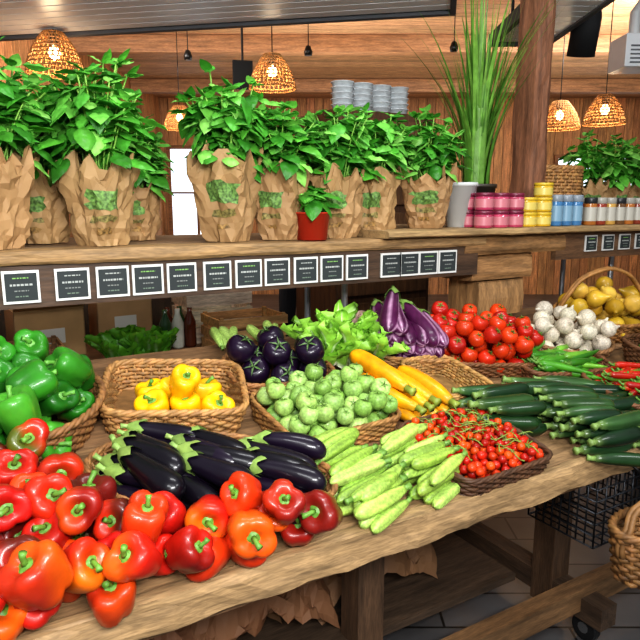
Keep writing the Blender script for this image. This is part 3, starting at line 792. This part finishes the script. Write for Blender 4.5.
m=bpy.data.materials.new('floor_tiles');m.use_nodes=True;nt=m.node_tree;b=nt.nodes['Principled BSDF']
tc=nt.nodes.new('ShaderNodeTexCoord');br=nt.nodes.new('ShaderNodeTexBrick');br.inputs['Scale'].default_value=1
br.inputs['Brick Width'].default_value=.9;br.inputs['Row Height'].default_value=.2;br.inputs['Mortar Size'].default_value=.005
br.inputs['Color1'].default_value=(*hx('747272'),1);br.inputs['Color2'].default_value=(*hx('5e5c5c'),1);br.inputs['Mortar'].default_value=(*hx('242220'),1)
nz=nt.nodes.new('ShaderNodeTexNoise');nz.inputs['Scale'].default_value=5;nz.inputs['Detail'].default_value=6
mx=nt.nodes.new('ShaderNodeMix');mx.data_type='RGBA';mx.blend_type='MULTIPLY';mx.inputs[0].default_value=.6
nt.links.new(tc.outputs['Object'],br.inputs['Vector']);nt.links.new(tc.outputs['Object'],nz.inputs['Vector'])
nt.links.new(br.outputs['Color'],mx.inputs[6]);nt.links.new(nz.outputs['Fac'],mx.inputs[7]);nt.links.new(mx.outputs[2],b.inputs['Base Color'])
b.inputs['Roughness'].default_value=.35;MATS['floor']=m
mb=MB();v,f=box(-3,9.4,-6,10.8,-.05,0);mb.add(v,f,'floor',(1,1,1));mb.obj('floor',RM,smooth=False)
def slat_panel(name,u0,u1,w0,w1,z,rot=0):
    mb=MB();n=int((w1-w0)/.09)
    for i in range(n):
        a=w0+i*.09;v,f=box(u0,u1,a,a+.076,z,z+.03);mb.add(v,f,'plastic',hx('f4f6f8'))
    v,f=box(u0,u1,w0,w1,z+.03,z+.05);mb.add(v,f,'plastic',hx('9a9c9e'))
    for (a,b,c,d) in((u0-.03,u1+.03,w1,w1+.04),(u0-.03,u1+.03,w0-.05,w0),(u0-.03,u0,w0,w1),(u1,u1+.03,w0,w1)):
        v,f=box(a,b,c,d,z-.012,z+.06);mb.add(v,f,'matte',hx('5a5c60'))
    for uu in(u0+.1,u1-.1):
        v,f=tube([(uu,w1,z+.05),(uu,w1,3.2)],.01,6);mb.add(v,f,'metal',hx('3a3a3c'))
    mb.obj(name,RM@RZ(rot),smooth=False)
slat_panel('slatted_ceiling_panel',-2.7,.0,2.3,3.49,2.48,-.193)
slat_panel('slatted_ceiling_panel',1.10,1.42,2.6,4.15,2.5)
def pendant(u,w,z,r=.16,h=.22,name='wicker_pendant_lamp',on=True):
    mb=MB();c=hx('c08a50')
    pf=[(.35,1),(.55,.82),(.72,.62),(.85,.42),(.95,.2),(1,0)]
    P=smoothprof([(r*a,h*b) for a,b in pf],11)
    for (rr,zz) in P:
        Q=[(rr*math.cos(t),rr*math.sin(t),zz) for t in np.linspace(0,2*pi,28,endpoint=False)]
        v,f=tube(Q,.0035,4,closed=True);mb.add(v,f,'wicker',vary(c,.15))
    for i in range(30):
        for s in(-1,1):
            Q=[(rr*math.cos(2*pi*i/30+s*k*.05),rr*math.sin(2*pi*i/30+s*k*.05),zz) for k,(rr,zz) in enumerate(P)]
            v,f=tube(Q,.003,4);mb.add(v,f,'wicker',vary(c,.15))
    v,f=tube([(0,0,h*1.0),(0,0,3.2-z)],.004,5);mb.add(v,f,'plastic',hx('202020'))
    v,f=lathe([(.001,h*1.08),(r*.36,h*1.0),(r*.34,h*.95),(.03,h*.9),(.03,h*.7),(.001,h*.7)],16);mb.add(v,f,'plastic',hx('202020'))
    if on:
        v,f=lathe([(.001,h*.7),(.02,h*.65),(.035,h*.5),(.02,h*.36),(.001,h*.33)],14);mb.add(v,f,'bulb',(1,1,1))
    o=mb.obj(name,T(u,w,z))
    if on:
        l=bpy.data.lights.new('lamp_bulb_light','POINT');l.energy=5;l.color=(1,.76,.5);l.shadow_soft_size=.05
        lo=bpy.data.objects.new('bulb_light',l);scene.collection.objects.link(lo);lo.parent=o;lo.location=(0,0,h*.25)
pendant(.60,4.0,2.24);pendant(1.98,4.0,2.28);pendant(2.07,6.28,2.25,.16);pendant(4.54,3.27,2.13);pendant(4.49,3.66,2.13,.17)
mb=MB()
for (x,y,z) in((1.77,5.1,2.65),(2.6,4.6,2.68),(3.6,4.0,2.71)):
    v,f=lathe([(.001,0),(.03,0),(.035,.03),(.02,.07),(.001,.08)],14);mb.add(v,f,'plastic',hx('161616'),T(x,y,z))
    v,f=tube([(x,y,z+.07),(x,y,3.2)],.004,5);mb.add(v,f,'plastic',hx('161616'))
mb.obj('hanging_black_spotlights')
mb=MB();v,f=box(-.08,.08,-.015,.015,-.11,.11);mb.add(v,f,'matte',hx('0c0d0e'));v,f=tube([(0,0,.11),(0,0,.67)],.01,6);mb.add(v,f,'matte',hx('202020'))
mb.obj('hanging_sign_board',T(2.14,4.86,2.53)@RZ(-TH+.25),smooth=False)
mb=MB()
v,f=lathe([(.001,.12),(.07,.12),(.08,.08),(.08,-.13),(.075,-.13),(.075,.07),(.001,.07)],22);mb.add(v,f,'matte',hx('18181a'))
v,f=lathe([(.001,.0),(.045,.0),(.045,-.02),(.001,-.02)],16);mb.add(v,f,'spot',(1,1,1),T(0,0,-.05))
v,f=tube([(0,0,.12),(0,0,.6)],.012,8);mb.add(v,f,'plastic',hx('202020'))
mb.obj('ceiling_spotlight',RM@T(1.56,3.9,2.5)@RX(.3))
mb=MB();v,f=box(-.2,.2,-.12,.12,-.1,.1);mb.add(v,f,'plastic',hx('d8dadc'))
for i in range(5):
    v,f=box(-.17,.17,-.128,-.12,-.08+i*.025,-.07+i*.025);mb.add(v,f,'plastic',hx('6a6e72'))
v,f=tube([(-.1,0,.1),(-.1,0,.25),(-.05,0,.33),(0.1,0,.35),(.1,0,.69)],.035,12);mb.add(v,f,'plastic',hx('c8caca'))
mb.obj('air_conditioner',RM@T(2.14,4.3,2.47),smooth=False,bevel=.008)
# ---------------------------------------------------------------- lights
def area(name,loc,tgt,sx,sy,e,c):
    l=bpy.data.lights.new(name,'AREA');l.shape='RECTANGLE';l.size=sx;l.size_y=sy;l.energy=e;l.color=c
    o=bpy.data.objects.new(name,l);scene.collection.objects.link(o);o.location=loc
    o.rotation_euler=(Vector(tgt)-Vector(loc)).to_track_quat('-Z','Y').to_euler()
area('area_key_front',(-1.4,-.9,3.4),(1,1.5,.9),1.4,.7,43,(.97,.99,1))  # added area lamp standing in for soft daylight from the camera side
area('area_key_front_right',(2.2,-1.0,3.2),(1.4,1.6,.9),1.1,.5,31,(.97,.99,1))  # second added area lamp for the front daylight, on the right
area('area_fill_top',(1.0,1.1,3.2),(1.1,1.5,.9),1.3,.4,25,(.98,.99,1))  # unseen area lamp added above the table
area('panel_fill',(0.1,-.5,2.0),(.0,2.8,2.55),1.0,.4,75,(1,1,1))  # unseen lamp added behind the camera to brighten the slatted panel
area('hall_wall_fill_1',(.5,5.0,2.95),(2.6,8.0,1.2),1.5,1.0,90,(1,.96,.9))  # area lamp added to light the hall's wood walls
area('hall_wall_fill_2',(5.2,3.2,2.95),(7,6,1.2),1.5,1.0,105,(1,.96,.9))  # another added wall fill, further right in the hall
area('hall_ceiling_fill_1',(3.2,5.4,1.9),(3.4,6.0,3.2),1.5,1.5,34,(1,.94,.86))  # upward lamp added to brighten the wooden ceiling, no fitting there
area('hall_ceiling_fill_2',(6.0,4.2,1.9),(6.2,4.6,3.2),1.5,1.5,34,(1,.94,.86))  # added ceiling fill for the right part of the hall
w=bpy.data.worlds.new('World');scene.world=w;w.use_nodes=True
w.node_tree.nodes['Background'].inputs[0].default_value=(.88,.94,1,1);w.node_tree.nodes['Background'].inputs[1].default_value=.32
# ---------------------------------------------------------------- camera
cam=bpy.data.cameras.new('camera');cam.lens=36*620/640;cam.sensor_width=36
co=bpy.data.objects.new('camera',cam);scene.collection.objects.link(co);co.location=(0,0,1.5)
co.rotation_euler=(math.radians(90-10.5),0,-TH);scene.camera=co
